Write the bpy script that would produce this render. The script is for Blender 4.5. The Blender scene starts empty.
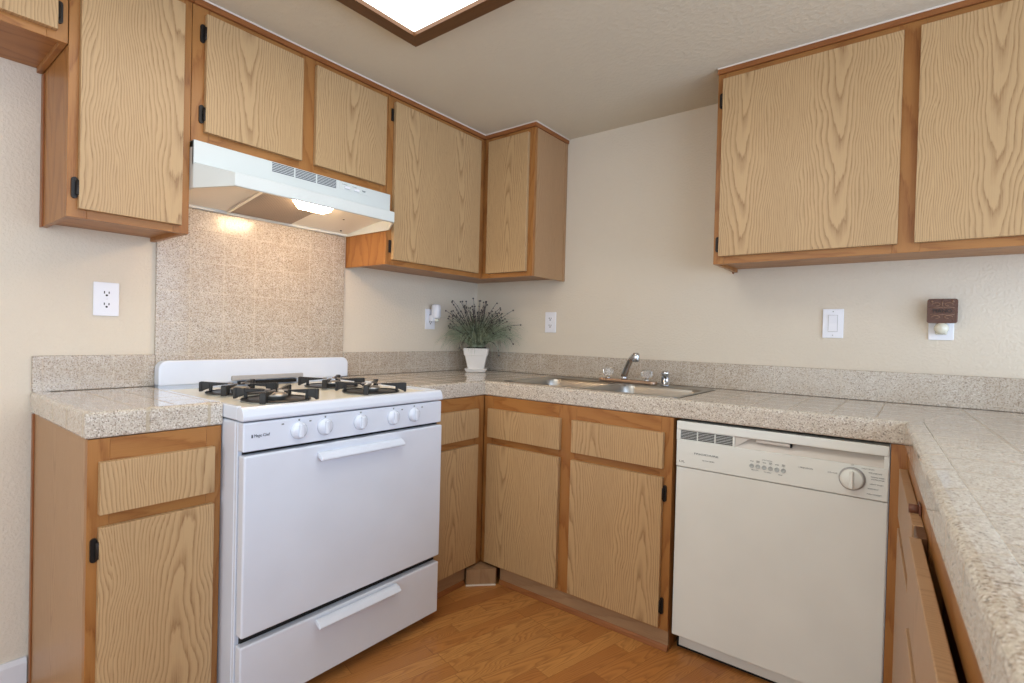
import bpy, bmesh, math, random
from mathutils import Vector, Matrix
random.seed(7)
SC = bpy.context.scene
COL = SC.collection
PI = math.pi

def lin(c):
    return tuple(((v/255)/12.92 if v/255 <= .04045 else ((v/255+.055)/1.055)**2.4) for v in c)+(1,)

# ------------------------------------------------------------------ camera
cam = bpy.data.cameras.new('camera'); camo = bpy.data.objects.new('camera', cam); COL.objects.link(camo)
cam.sensor_width = 36; cam.lens = 524.22/1024*36; cam.clip_start = .02
cam.dof.use_dof = True; cam.dof.focus_distance = 2.3; cam.dof.aperture_fstop = 8
yaw, pitch, roll = .6639, -.0123, .0253
fwd = Vector((-math.sin(yaw)*math.cos(pitch), math.cos(yaw)*math.cos(pitch), math.sin(pitch)))
rt = Vector((math.cos(yaw), math.sin(yaw), 0)); up = rt.cross(fwd)
r2 = math.cos(roll)*rt+math.sin(roll)*up; u2 = -math.sin(roll)*rt+math.cos(roll)*up
M = Matrix((r2, u2, -fwd)).transposed().to_4x4(); M.translation = Vector((2.1928, -2.4401, 1.1314))
camo.matrix_world = M
SC.camera = camo
# ------------------------------------------------------------------ world, lights, exposure
SC.view_settings.view_transform = 'Standard'; SC.view_settings.look = 'None'
SC.view_settings.gamma = 1; SC.view_settings.use_curve_mapping = False
SC.view_settings.exposure = 0.0
W = bpy.data.worlds.new('world'); SC.world = W; W.use_nodes = True
W.node_tree.nodes['Background'].inputs[0].default_value = (.75, .87, 1, 1)
W.node_tree.nodes['Background'].inputs[1].default_value = 1.5
def area(name, loc, aim, sx, sy, power, color):
    l = bpy.data.lights.new(name, 'AREA'); l.shape = 'RECTANGLE'; l.size = sx; l.size_y = sy
    l.energy = power; l.color = color
    o = bpy.data.objects.new(name, l); COL.objects.link(o); o.location = loc
    o.rotation_euler = Vector(aim).to_track_quat('-Z', 'Y').to_euler(); return o
area('daylight_side_window', (4.27, -2.26, 1.06), (-1, 0, 0), 4.26, 1.9, 100, (.58, .75, 1))
area('daylight_rear_window', (1.6, -4.55, 1.3), (0, 1, 0), 2.2, 1.5, 22, (.92, .97, .96))

# ------------------------------------------------------------------ materials
def mat(name):
    m = bpy.data.materials.new(name); m.use_nodes = True
    nt = m.node_tree; return m, nt, nt.nodes['Principled BSDF']
def N(nt, t, **k):
    n = nt.nodes.new(t)
    for a, b in k.items(): setattr(n, a, b)
    return n
def mth(nt, op, a, b=None, c=None):
    n = nt.nodes.new('ShaderNodeMath'); n.operation = op
    for i, v in enumerate((a, b, c)):
        if v is None: continue
        if isinstance(v, (int, float)): n.inputs[i].default_value = v
        else: nt.links.new(v, n.inputs[i])
    return n.outputs[0]
def ramp(nt, fac, stops, interp='LINEAR'):
    n = nt.nodes.new('ShaderNodeValToRGB'); n.color_ramp.interpolation = interp
    e = n.color_ramp.elements
    while len(e) < len(stops): e.new(.5)
    for i, (p, c) in enumerate(stops): e[i].position = p; e[i].color = c
    nt.links.new(fac, n.inputs[0]); return n.outputs[0]
def mixc(nt, f, a, b, mode='MIX'):
    n = nt.nodes.new('ShaderNodeMix'); n.data_type = 'RGBA'; n.blend_type = mode
    for s, v in ((0, f), (6, a), (7, b)):
        if isinstance(v, (int, float)): n.inputs[s].default_value = v
        elif isinstance(v, tuple): n.inputs[s].default_value = v
        else: nt.links.new(v, n.inputs[s])
    return n.outputs[2]
def plain(name, rgb, rough=.5, metal=0, spec=.5, var=0, bump=0, bscale=60, coat=0):
    m, nt, p = mat(name)
    p.inputs['Base Color'].default_value = lin(rgb); p.inputs['Roughness'].default_value = rough
    p.inputs['Metallic'].default_value = metal; p.inputs['Specular IOR Level'].default_value = spec
    p.inputs['Coat Weight'].default_value = coat
    tc = N(nt, 'ShaderNodeTexCoord')
    if var:
        n = N(nt, 'ShaderNodeTexNoise'); n.inputs['Scale'].default_value = 6; nt.links.new(tc.outputs['Object'], n.inputs['Vector'])
        a = tuple(min(255, v*(1+var)) for v in rgb); b = tuple(v*(1-var) for v in rgb)
        nt.links.new(ramp(nt, n.outputs[0], [(.3, lin(b)), (.7, lin(a))]), p.inputs['Base Color'])
    if bump:
        n = N(nt, 'ShaderNodeTexNoise'); n.inputs['Scale'].default_value = bscale; n.inputs['Detail'].default_value = 3
        nt.links.new(tc.outputs['Object'], n.inputs['Vector'])
        b = N(nt, 'ShaderNodeBump'); b.inputs['Strength'].default_value = bump; b.inputs['Distance'].default_value = .004
        nt.links.new(n.outputs[0], b.inputs['Height']); nt.links.new(b.outputs[0], p.inputs['Normal'])
    return m
def uvxy(nt):
    uv = N(nt, 'ShaderNodeUVMap'); uv.uv_map = 'UVMap'
    s = N(nt, 'ShaderNodeSeparateXYZ'); nt.links.new(uv.outputs[0], s.inputs[0]); return s.outputs[0], s.outputs[1]
def comb(nt, x, y, z=0):
    n = N(nt, 'ShaderNodeCombineXYZ')
    for i, v in enumerate((x, y, z)):
        if isinstance(v, (int, float)): n.inputs[i].default_value = v
        else: nt.links.new(v, n.inputs[i])
    return n.outputs[0]
def noise(nt, vec, scale, detail=2, rough=.5):
    n = N(nt, 'ShaderNodeTexNoise'); n.inputs['Scale'].default_value = scale; n.inputs['Detail'].default_value = detail
    n.inputs['Roughness'].default_value = rough
    nt.links.new(vec, n.inputs['Vector']); return n.outputs[0]
def oak(name, light, dark, deep, K=1500, s=6.5, period=.31, contrast=1.0, rough=.42, wob=1.1):
    """Oak: nested cathedral arches; u across the grain, v along it (metres)."""
    m, nt, p = mat(name); u, v = uvxy(nt)
    um = mth(nt, 'SUBTRACT', mth(nt, 'MODULO', mth(nt, 'ADD', u, 30), period), period/2)
    low = noise(nt, comb(nt, mth(nt, 'MULTIPLY', u, 6), mth(nt, 'MULTIPLY', v, 2.6)), 1, 2)
    um = mth(nt, 'ADD', um, mth(nt, 'MULTIPLY', mth(nt, 'SUBTRACT', low, .5), .10))
    q = mth(nt, 'MULTIPLY', mth(nt, 'MULTIPLY', um, um), K)
    # soften the parabola far from the heart so side grain stays readable
    q = mth(nt, 'DIVIDE', q, mth(nt, 'ADD', 1, mth(nt, 'MULTIPLY', mth(nt, 'ABSOLUTE', um), 8)))
    R = mth(nt, 'ADD', q, mth(nt, 'MULTIPLY', v, s))
    w2 = noise(nt, comb(nt, mth(nt, 'MULTIPLY', u, 30), mth(nt, 'MULTIPLY', v, 3.5)), 1, 4)
    R = mth(nt, 'ADD', R, mth(nt, 'MULTIPLY', w2, wob))
    w3 = noise(nt, comb(nt, mth(nt, 'MULTIPLY', u, 150), mth(nt, 'MULTIPLY', v, 30)), 1, 2)
    R = mth(nt, 'ADD', R, mth(nt, 'MULTIPLY', w3, .3))
    fr = mth(nt, 'FRACT', R)
    band = ramp(nt, fr, [(0, (.0,)*3+(1,)), (.12, (1,)*3+(1,)), (.32, (.5,)*3+(1,)), (.60, (.06,)*3+(1,)), (1, (0, 0, 0, 1))])
    fib = noise(nt, comb(nt, mth(nt, 'MULTIPLY', u, 520), mth(nt, 'MULTIPLY', v, 9)), 1, 2, .6)
    tone = noise(nt, comb(nt, mth(nt, 'MULTIPLY', u, 5), mth(nt, 'MULTIPLY', v, .8)), 1, 2)
    f = mth(nt, 'MULTIPLY', band, mth(nt, 'MULTIPLY', mth(nt, 'ADD', .35, mth(nt, 'MULTIPLY', fib, 1.3)), contrast))
    f = mth(nt, 'MINIMUM', mth(nt, 'ADD', f, mth(nt, 'MULTIPLY', mth(nt, 'SUBTRACT', fib, .5), .75)), 1)
    base = mixc(nt, tone, lin(light), lin(tuple(c*.90 for c in light)))
    c = mixc(nt, mth(nt, 'MAXIMUM', f, 0), base, lin(dark))
    c = mixc(nt, mth(nt, 'MULTIPLY', mth(nt, 'MAXIMUM', mth(nt, 'SUBTRACT', f, .75), 0), 2.0), c, lin(deep))
    nt.links.new(c, p.inputs['Base Color']); p.inputs['Roughness'].default_value = rough
    p.inputs['Specular IOR Level'].default_value = .35
    b = N(nt, 'ShaderNodeBump'); b.inputs['Strength'].default_value = .12; b.inputs['Distance'].default_value = .001
    nt.links.new(fib, b.inputs['Height']); nt.links.new(b.outputs[0], p.inputs['Normal'])
    return m
def granite(name, grout=.022, rough=.10, bump=.16, tint=lin((196, 180, 158)), gcol=(176, 160, 134), gmix=.7, tf=.2, coat=0):
    m, nt, p = mat(name); u, v = uvxy(nt)
    tc = N(nt, 'ShaderNodeTexCoord')
    def vor(scale, outn='Color'):
        n = N(nt, 'ShaderNodeTexVoronoi'); n.inputs['Scale'].default_value = scale
        nt.links.new(tc.outputs['Object'], n.inputs['Vector']); return n.outputs[outn]
    def ch(c, i):
        s = N(nt, 'ShaderNodeSeparateColor'); nt.links.new(c, s.inputs[0]); return s.outputs[i]
    c1 = vor(330); c2 = vor(620)
    col = ramp(nt, ch(c1, 0), [(0, lin((72, 66, 64))), (.075, lin((138, 122, 108))), (.17, lin((186, 174, 162))), (.45, lin((205, 199, 186))), (.74, lin((220, 215, 204))), (.93, lin((244, 241, 236)))], 'CONSTANT')
    col2 = ramp(nt, ch(c2, 1), [(0, lin((100, 90, 84))), (.10, lin((172, 158, 142))), (.35, lin((206, 197, 186))), (.85, lin((234, 228, 220)))], 'CONSTANT')
    col = mixc(nt, .33, col, col2)
    big = noise(nt, tc.outputs['Object'], 9, 2)
    col = mixc(nt, mth(nt, 'MULTIPLY', mth(nt, 'ADD', big, .35), tf), col, tint)
    def edge(x):
        f = mth(nt, 'FRACT', mth(nt, 'ADD', x, 50))
        return mth(nt, 'MINIMUM', f, mth(nt, 'SUBTRACT', 1, f))
    d = mth(nt, 'MINIMUM', edge(u), edge(v))
    wobble = noise(nt, tc.outputs['Object'], 220, 1)
    g = mth(nt, 'LESS_THAN', d, mth(nt, 'MULTIPLY', wobble, grout*2))
    col = mixc(nt, mth(nt, 'MULTIPLY', g, gmix), col, lin(gcol))
    nt.links.new(col, p.inputs['Base Color'])
    nt.links.new(mth(nt, 'ADD', rough, mth(nt, 'MULTIPLY', g, .4)), p.inputs['Roughness'])
    p.inputs['Coat Weight'].default_value = coat; p.inputs['Coat Roughness'].default_value = .08
    n1 = noise(nt, tc.outputs['Object'], 190, 2)
    h = mth(nt, 'SUBTRACT', mth(nt, 'MULTIPLY', n1, .4), mth(nt, 'MULTIPLY', g, .8))
    b = N(nt, 'ShaderNodeBump'); b.inputs['Strength'].default_value = bump; b.inputs['Distance'].default_value = .0016
    nt.links.new(h, b.inputs['Height']); nt.links.new(b.outputs[0], p.inputs['Normal'])
    return m
def plaster(name, rgb, scale=75, strength=.5, rough=.75):
    m, nt, p = mat(name); tc = N(nt, 'ShaderNodeTexCoord')
    n = noise(nt, tc.outputs['Object'], scale, 3, .55); n2 = noise(nt, tc.outputs['Object'], 2.2, 2)
    nt.links.new(mixc(nt, n2, lin(rgb), lin(tuple(c*.965 for c in rgb))), p.inputs['Base Color'])
    p.inputs['Roughness'].default_value = rough
    h = ramp(nt, n, [(.42, (0, 0, 0, 1)), (.62, (1, 1, 1, 1))])
    b = N(nt, 'ShaderNodeBump'); b.inputs['Strength'].default_value = strength; b.inputs['Distance'].default_value = .0022
    nt.links.new(h, b.inputs['Height']); nt.links.new(b.outputs[0], p.inputs['Normal'])
    return m
def floor_mat():
    m, nt, p = mat('oak_laminate_floor'); tc = N(nt, 'ShaderNodeTexCoord')
    mp = N(nt, 'ShaderNodeMapping'); mp.inputs['Rotation'].default_value = (0, 0, math.radians(14))
    nt.links.new(tc.outputs['Object'], mp.inputs['Vector'])
    s = N(nt, 'ShaderNodeSeparateXYZ'); nt.links.new(mp.outputs[0], s.inputs[0]); x, y = s.outputs[0], s.outputs[1]
    wN = .066
    row = mth(nt, 'FLOOR', mth(nt, 'DIVIDE', x, wN))
    rr = N(nt, 'ShaderNodeTexWhiteNoise'); rr.noise_dimensions = '1D'; nt.links.new(row, rr.inputs['W'])
    yy = mth(nt, 'ADD', mth(nt, 'DIVIDE', y, .42), mth(nt, 'MULTIPLY', rr.outputs['Value'], 5))
    cell = mth(nt, 'FLOOR', yy)
    w2 = N(nt, 'ShaderNodeTexWhiteNoise'); w2.noise_dimensions = '2D'; nt.links.new(comb(nt, row, cell), w2.inputs['Vector'])
    rnd = w2.outputs['Value']
    fx = mth(nt, 'SUBTRACT', mth(nt, 'FRACT', mth(nt, 'DIVIDE', x, wN)), .5)
    um = mth(nt, 'ADD', mth(nt, 'MULTIPLY', fx, wN), mth(nt, 'MULTIPLY', mth(nt, 'SUBTRACT', rnd, .5), .08))
    low = noise(nt, comb(nt, mth(nt, 'MULTIPLY', x, 12), mth(nt, 'MULTIPLY', y, 3), mth(nt, 'MULTIPLY', rnd, 20)), 1, 3)
    um = mth(nt, 'ADD', um, mth(nt, 'MULTIPLY', mth(nt, 'SUBTRACT', low, .5), .09))
    R = mth(nt, 'ADD', mth(nt, 'MULTIPLY', mth(nt, 'MULTIPLY', um, um), 2400), mth(nt, 'MULTIPLY', y, 9))
    R = mth(nt, 'ADD', R, mth(nt, 'MULTIPLY', low, 4))
    f = mth(nt, 'FRACT', R)
    band = ramp(nt, f, [(0, (0, 0, 0, 1)), (.25, (1, 1, 1, 1)), (.7, (.1, .1, .1, 1)), (1, (0, 0, 0, 1))])
    fib = noise(nt, comb(nt, mth(nt, 'MULTIPLY', x, 260), mth(nt, 'MULTIPLY', y, 8)), 1, 3, .6)
    base = ramp(nt, rnd, [(0, lin((160, 102, 54))), (.35, lin((184, 124, 66))), (.7, lin((198, 142, 80))), (1, lin((172, 112, 58)))])
    c = mixc(nt, mth(nt, 'MULTIPLY', mth(nt, 'MULTIPLY', band, fib), .85), base, lin((122, 70, 34)))
    ly = mth(nt, 'FRACT', yy)
    seam = mth(nt, 'MAXIMUM', mth(nt, 'GREATER_THAN', mth(nt, 'ABSOLUTE', fx), .485), mth(nt, 'LESS_THAN', ly, .006))
    c = mixc(nt, mth(nt, 'MULTIPLY', seam, .45), c, lin((104, 62, 30)))
    nt.links.new(c, p.inputs['Base Color']); p.inputs['Roughness'].default_value = .34
    p.inputs['Specular IOR Level'].default_value = .4
    return m

OAKD = oak('oak_laminate_doors', (200, 166, 122), (154, 120, 83), (134, 102, 70), contrast=.85)
OAKP = oak('oak_laminate_panel', (184, 146, 108), (150, 114, 80), (138, 100, 70), contrast=.7)
OAKF = oak('solid_oak_frame', (174, 120, 66), (140, 88, 44), (118, 70, 34), K=300, s=4, period=.19, contrast=.75, rough=.36, wob=.8)
OAKT = oak('dark_oak_trim', (156, 98, 54), (124, 72, 38), (100, 56, 30), K=300, s=4, period=.19, contrast=.55, rough=.4, wob=.8)
OAKB = oak('pale_oak_toe_board', (172, 138, 104), (140, 106, 78), (120, 90, 64), K=300, s=4, period=.19, contrast=.5, rough=.5)
DARKWOOD = oak('walnut_light_frame', (104, 68, 38), (84, 52, 28), (70, 42, 22), K=300, s=4, period=.19, contrast=.5, rough=.45)
CHIP = plain('pale_board_edge', (176, 142, 100), .6, var=.05)
GRAN = granite('speckled_granite_tile', gmix=.25)
GRANL = granite('granite_tile_wide_grout', gmix=.8, grout=.03, rough=.07, coat=.6)
GRANW = granite('speckled_granite_wall_tile', grout=.018, rough=.26, bump=.4, tint=lin((160, 136, 108)), tf=.48, coat=.3, gcol=(206, 196, 178), gmix=.24)
WALL = plaster('cream_orange_peel_plaster', (221, 209, 191), 105, .32)
CEIL = plaster('ceiling_texture_paint', (214, 205, 186), 55, .28, .85)
WHITE = plain('white_enamel', (220, 227, 240), .22, var=.01, coat=.2)
WHITE2 = plain('hood_white_enamel', (212, 217, 215), .3, var=.01)
DWW = plain('dishwasher_white_plastic', (226, 228, 223), .38, var=.012)
DWP = plain('dishwasher_panel_plastic', (228, 231, 226), .35, var=.01)
COOK = plain('cooktop_enamel', (228, 226, 214), .25, var=.01)
PLATE = plain('white_cover_plate', (232, 232, 238), .35, var=.01)
SLOT = plain('dark_slot', (40, 38, 38), .6)
BLACK = plain('matt_black_gap', (14, 12, 11), .8)
IRON = plain('black_cast_iron', (26, 25, 26), .38, bump=.15, bscale=300)
TIP = plain('worn_grate_tip', (150, 140, 132), .35, metal=.6)
ALU = plain('burner_aluminium', (176, 172, 166), .35, metal=.8)
HINGE = plain('oil_rubbed_bronze', (38, 33, 30), .42, metal=.5)
STEEL = plain('brushed_stainless_steel', (176, 174, 170), .32, metal=1, bump=.03, bscale=400)
CHROME = plain('polished_chrome', (205, 208, 212), .10, metal=1)
DECKREFL = plain('faucet_plate_wood_reflection', (186, 156, 134), .3, metal=.85)  # metal deck plate; the wood tones it reflects are put into the colour
POT = plain('white_ceramic_pot', (228, 222, 216), .4, var=.01)
SOIL = plain('dark_potting_soil', (52, 42, 34), .9, bump=.5, bscale=200)
PLAQ = plain('brown_resin_plaque', (98, 66, 52), .45, bump=.9, bscale=230)
PLAQL = plain('brown_resin_relief', (150, 116, 92), .45)
KNOBB = plain('brown_wooden_catch', (104, 62, 44), .5)
PAINTW = plain('white_baseboard_paint', (222, 222, 226), .45)
CAULK = plain('white_caulk', (226, 216, 206), .6)
INKG = plain('grey_print', (120, 124, 126), .6)
INKD = plain('dark_print', (70, 72, 84), .6)
KGREY = plain('grey_skirt_and_vent_shade', (168, 166, 166), .4)
BUTT = plain('grey_ring_button', (182, 188, 188), .45)
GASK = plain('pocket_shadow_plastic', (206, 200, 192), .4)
HINT = plain('hood_inner_lamplit_paint', (246, 238, 222), .4)  # hood interior, colour lightened to carry the spill of the lamp
FLOOR = floor_mat()
def leafmat():
    m, nt, p = mat('grey_green_blades'); tc = N(nt, 'ShaderNodeTexCoord')
    n = noise(nt, tc.outputs['Object'], 45, 2)
    nt.links.new(ramp(nt, n, [(.3, lin((104, 114, 92))), (.5, lin((156, 170, 140))), (.72, lin((208, 216, 194)))]), p.inputs['Base Color'])
    p.inputs['Roughness'].default_value = .55; return m
LEAF = leafmat()
STEM = plain('purple_brown_stems', (74, 66, 64), .6, var=.1)
def filtermat():
    m, nt, p = mat('aluminium_mesh_filter'); u, v = uvxy(nt)
    a = mth(nt, 'SINE', mth(nt, 'MULTIPLY', mth(nt, 'ADD', u, v), 420)); b = mth(nt, 'SINE', mth(nt, 'MULTIPLY', mth(nt, 'SUBTRACT', u, v), 420))
    f = mth(nt, 'MULTIPLY', mth(nt, 'ADD', mth(nt, 'MULTIPLY', a, b), 1), .5)
    nt.links.new(mixc(nt, f, lin((96, 84, 76)), lin((205, 190, 176))), p.inputs['Base Color'])
    p.inputs['Metallic'].default_value = .6; p.inputs['Roughness'].default_value = .45
    return m
FILT = filtermat()
def glow(name, rgb, s):
    m, nt, p = mat(name); p.inputs['Base Color'].default_value = (.8, .8, .8, 1)
    p.inputs['Emission Color'].default_value = rgb+(1,); p.inputs['Emission Strength'].default_value = s; return m
DIFF = glow('fluorescent_diffuser', (1, .96, .86), 3.4)
LENS = glow('hood_lamp_lens', (1, .70, .42), 55)
def clear(name, rgb=(1, 1, 1)):
    m, nt, p = mat(name); p.inputs['Base Color'].default_value = rgb+(1,); p.inputs['Transmission Weight'].default_value = .9
    p.inputs['Roughness'].default_value = .08; p.inputs['IOR'].default_value = 1.45; return m
ACRY = clear('clear_acrylic'); LAMPG = plain('frosted_night_light', (222, 218, 200), .15); PANE = clear('window_glass')

# ------------------------------------------------------------------ frames of reference
# s runs along a run of cabinets (left to right for someone facing it), d out from the wall, z up
TP = Vector((.0636, -1)).normalized()
NP = Vector((TP.y, -TP.x))       # outward (-x side) of the peninsula front
EP = Vector((2.1625, -.634)); DP = .64
OP = EP - NP*DP - TP*.634
def frame(side):
    if side == 'S': return Matrix.Identity(4)
    if side == 'L': return Matrix.Rotation(PI/2, 4, 'Z')
    if side == 'P':
        m = Matrix.Rotation(math.atan2(TP.y, TP.x), 4, 'Z'); m.translation = (OP.x, OP.y, 0); return m
    if side == 'W': return Matrix.Identity(4)
class Ctx:
    """Builder coordinates (s, d, z) of one thing; origin at its base."""
    def __init__(s, side, s0, d0, z0): s.side = side; s.o = Vector((s0, d0, z0))
    def loc(s, v):
        if s.side == 'W': return Vector((v[0]-s.o.x, v[1]-s.o.y, v[2]-s.o.z))
        return Vector((v[0]-s.o.x, -(v[1]-s.o.y), v[2]-s.o.z))
    def matrix(s):
        m = frame(s.side)
        y = s.o.y if s.side == 'W' else -s.o.y
        return m @ Matrix.Translation((s.o.x, y, s.o.z))

class B:
    def __init__(s, ctx): s.c = ctx; s.bm = bmesh.new(); s.uv = s.bm.loops.layers.uv.new('UVMap'); s.mats = []
    def _mi(s, m):
        if m is None: return 0
        if m not in s.mats: s.mats.append(m)
        return s.mats.index(m)
    def add(s, tmp, grain='z', uvo=None, uvs=1.0, m=None, smooth=False):
        """Merge a temporary bmesh given in builder coordinates; UVs by dominant normal."""
        mi = s._mi(m)
        tmp.normal_update()
        if uvo is None: uvo = (random.uniform(0, 9), random.uniform(0, 9)); flip = random.choice((1, -1))
        else: flip = 1
        vm = {}
        for v in tmp.verts: vm[v] = s.bm.verts.new(s.c.loc(v.co))
        ax = 'xyz'
        for f in tmp.faces:
            vs = [vm[v] for v in f.verts]
            if s.c.side != 'W': vs = vs[::-1]
            try: nf = s.bm.faces.new(vs)
            except ValueError: continue
            nf.material_index = mi; nf.smooth = smooth
            n = f.normal; k = max(range(3), key=lambda i: abs(n[i]))
            oth = [i for i in range(3) if i != k]
            if grain in ax:
                g = ax.index(grain)
                vi = g if g != k else oth[1]; ui = [i for i in oth if i != vi][0]
            else: ui, vi = oth
            cs = [v.co for v in f.verts]
            if s.c.side != 'W': cs = cs[::-1]
            for l, c in zip(nf.loops, cs):
                l[s.uv].uv = (c[ui]*uvs+uvo[0], flip*c[vi]*uvs+uvo[1])
        tmp.free()
    def box(s, a0, a1, b0, b1, z0, z1, bev=0, grain='z', uvo=None, uvs=1.0, m=None, seg=1, smooth=False):
        t = bmesh.new()
        r = bmesh.ops.create_cube(t, size=1)
        for v in r['verts']:
            v.co = Vector(((a0+a1)/2+v.co.x*(a1-a0), (b0+b1)/2+v.co.y*(b1-b0), (z0+z1)/2+v.co.z*(z1-z0)))
        if bev: bmesh.ops.bevel(t, geom=list(t.edges), offset=bev, segments=seg, profile=.5, affect='EDGES')
        s.add(t, grain, uvo, uvs, m, smooth); return s
    def prism(s, poly, axis, a, b, m=None, grain='z', uvo=None, uvs=1.0, bev=0, seg=2, smooth=False):
        """Extrude a closed 2D outline along an axis ('x'=s, 'y'=d, 'z')."""
        t = bmesh.new()
        def P(p, h): return {'x': (h, p[0], p[1]), 'y': (p[0], h, p[1]), 'z': (p[0], p[1], h)}[axis]
        A = [t.verts.new(P(p, a)) for p in poly]; Bv = [t.verts.new(P(p, b)) for p in poly]
        t.faces.new(A); t.faces.new(Bv[::-1])
        for i in range(len(poly)): t.faces.new([A[i], Bv[i], Bv[(i+1) % len(poly)], A[(i+1) % len(poly)]][::-1])
        bmesh.ops.recalc_face_normals(t, faces=t.faces)
        if bev: bmesh.ops.bevel(t, geom=list(t.edges), offset=bev, segments=seg, profile=.5, affect='EDGES')
        s.add(t, grain, uvo, uvs, m, smooth); return s
    def hexa(s, p8, m=None, grain='z', uvo=None, bev=0):
        """Eight corners: bottom ring 0-3, top ring 4-7."""
        t = bmesh.new(); v = [t.verts.new(p) for p in p8]
        for f in ((3, 2, 1, 0), (4, 5, 6, 7), (0, 1, 5, 4), (1, 2, 6, 5), (2, 3, 7, 6), (3, 0, 4, 7)): t.faces.new([v[i] for i in f])
        bmesh.ops.recalc_face_normals(t, faces=t.faces)
        if bev: bmesh.ops.bevel(t, geom=list(t.edges), offset=bev, segments=1, profile=.5, affect='EDGES')
        s.add(t, grain, uvo, 1, m); return s
    def lathe(s, c, prof, axis='z', n=24, m=None, smooth=True):
        """prof = [(radius, height)], revolved about an axis through c."""
        t = bmesh.new(); rings = []
        for r, h in prof:
            ring = []
            for i in range(n):
                a = 2*PI*i/n; x, y = r*math.cos(a), r*math.sin(a)
                p = {'z': (x, y, h), 'y': (x, h, y), 'x': (h, x, y)}[axis]
                ring.append(t.verts.new((c[0]+p[0], c[1]+p[1], c[2]+p[2])))
            rings.append(ring)
        for A, Bq in zip(rings, rings[1:]):
            for i in range(n): t.faces.new([A[i], A[(i+1) % n], Bq[(i+1) % n], Bq[i]])
        if prof[0][0] > 1e-6: t.faces.new(rings[0][::-1])
        if prof[-1][0] > 1e-6: t.faces.new(rings[-1])
        bmesh.ops.remove_doubles(t, verts=t.verts, dist=1e-7)
        bmesh.ops.recalc_face_normals(t, faces=t.faces)
        s.add(t, 'z', None, 1, m, smooth); return s
    def tube(s, pts, rad, n=10, m=None, close=True):
        t = bmesh.new(); rings = []; pts = [Vector(p) for p in pts]
        if not isinstance(rad, (list, tuple)): rad = [rad]*len(pts)
        for i, p in enumerate(pts):
            d = (pts[min(i+1, len(pts)-1)]-pts[max(i-1, 0)]).normalized()
            a = d.orthogonal().normalized() if i == 0 else (prev-d*prev.dot(d)).normalized()
            prev = a; b = d.cross(a)
            rings.append([t.verts.new(p+(a*math.cos(2*PI*k/n)+b*math.sin(2*PI*k/n))*rad[i]) for k in range(n)])
        for A, Bq in zip(rings, rings[1:]):
            for i in range(n): t.faces.new([A[i], A[(i+1) % n], Bq[(i+1) % n], Bq[i]])
        if close: t.faces.new(rings[0][::-1]); t.faces.new(rings[-1])
        bmesh.ops.recalc_face_normals(t, faces=t.faces)
        s.add(t, 'z', None, 1, m, True); return s
    def text(s, body, x, z, d, size, m=None, w=None, align='CENTER', ext=.0004, bold=0):
        cu = bpy.data.curves.new('t', 'FONT'); cu.body = body; cu.size = size; cu.align_x = align; cu.align_y = 'CENTER'
        cu.extrude = ext; cu.offset = bold
        o = bpy.data.objects.new('t', cu); COL.objects.link(o)
        bpy.context.view_layer.update()
        me = bpy.data.meshes.new_from_object(o.evaluated_get(bpy.context.evaluated_depsgraph_get()))
        t = bmesh.new(); t.from_mesh(me)
        k = 1.0
        if w:
            xs = [v.co.x for v in t.verts]; k = w/(max(xs)-min(xs))
        for v in t.verts: v.co = Vector((x+v.co.x*k, d+v.co.z, z+v.co.y))
        bmesh.ops.recalc_face_normals(t, faces=t.faces)
        s.add(t, 'z', None, 1, m)
        bpy.data.objects.remove(o); bpy.data.curves.remove(cu); bpy.data.meshes.remove(me); return s
    def build(s, name, m, parent=None, label=None):
        me = bpy.data.meshes.new(name); s.bm.to_mesh(me); s.bm.free()
        if s.mats and m is None:
            for q in s.mats: me.materials.append(q)
        else:
            me.materials.append(m)
            # slot 0 belongs to m; pieces that asked for their own material follow
            if s.mats:
                me.materials.clear()
                for q in s.mats: me.materials.append(q)
        o = bpy.data.objects.new(name, me); COL.objects.link(o)
        if parent is not None: o.parent = parent
        else: o.matrix_world = s.c.matrix()
        if label: o['label'] = label
        return o

def tag(o, label, cat, group=None):
    o['label'] = label; o['category'] = cat
    if group: o['group'] = group
    return o
def thing(name, label, cat, side, s0, d0, z0, group=None):
    e = bpy.data.objects.new(name, None); COL.objects.link(e); c = Ctx(side, s0, d0, z0)
    e.matrix_world = c.matrix(); e.empty_display_size = .05
    tag(e, label, cat, group); e['_'] = 0; del e['_']
    return e, c
def struct(name, b, m):
    o = b.build(name, m); o['kind'] = 'structure'; return o
def sub(b, name, m, part, label=None):
    """Part of a part: its parent sits at the thing's origin, so local coordinates agree."""
    return b.build(name, m, part, label)

# ------------------------------------------------------------------ room shell
H = 2.2043; RX = 4.30; RY = -4.60
W0 = lambda: B(Ctx('W', 0, 0, 0))
struct('floor', W0().box(-.1, RX+.1, RY-.1, .1, -.1, 0), FLOOR)
struct('ceiling', W0().box(-.1, RX+.1, RY-.1, .1, H, H+.1), CEIL)
struct('wall_left', W0().box(-.1, 0, RY, .1, 0, H), WALL)
struct('wall_back', W0().box(0, RX, 0, .1, 0, H), WALL)
b = W0(); y0, y1, z0, z1 = -4.42, -.11, .06, 2.06
b.box(RX, RX+.1, RY, y0, 0, H); b.box(RX, RX+.1, y1, .1, 0, H); b.box(RX, RX+.1, y0, y1, 0, z0); b.box(RX, RX+.1, y0, y1, z1, H)
struct('wall_right', b, WALL)
b = W0(); x0, x1 = .5, 2.7
b.box(-.1, x0, RY-.1, RY, 0, H); b.box(x1, RX+.1, RY-.1, RY, 0, H); b.box(x0, x1, RY-.1, RY, 0, .55); b.box(x0, x1, RY-.1, RY, 2.05, H)
struct('wall_front', b, WALL)
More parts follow.
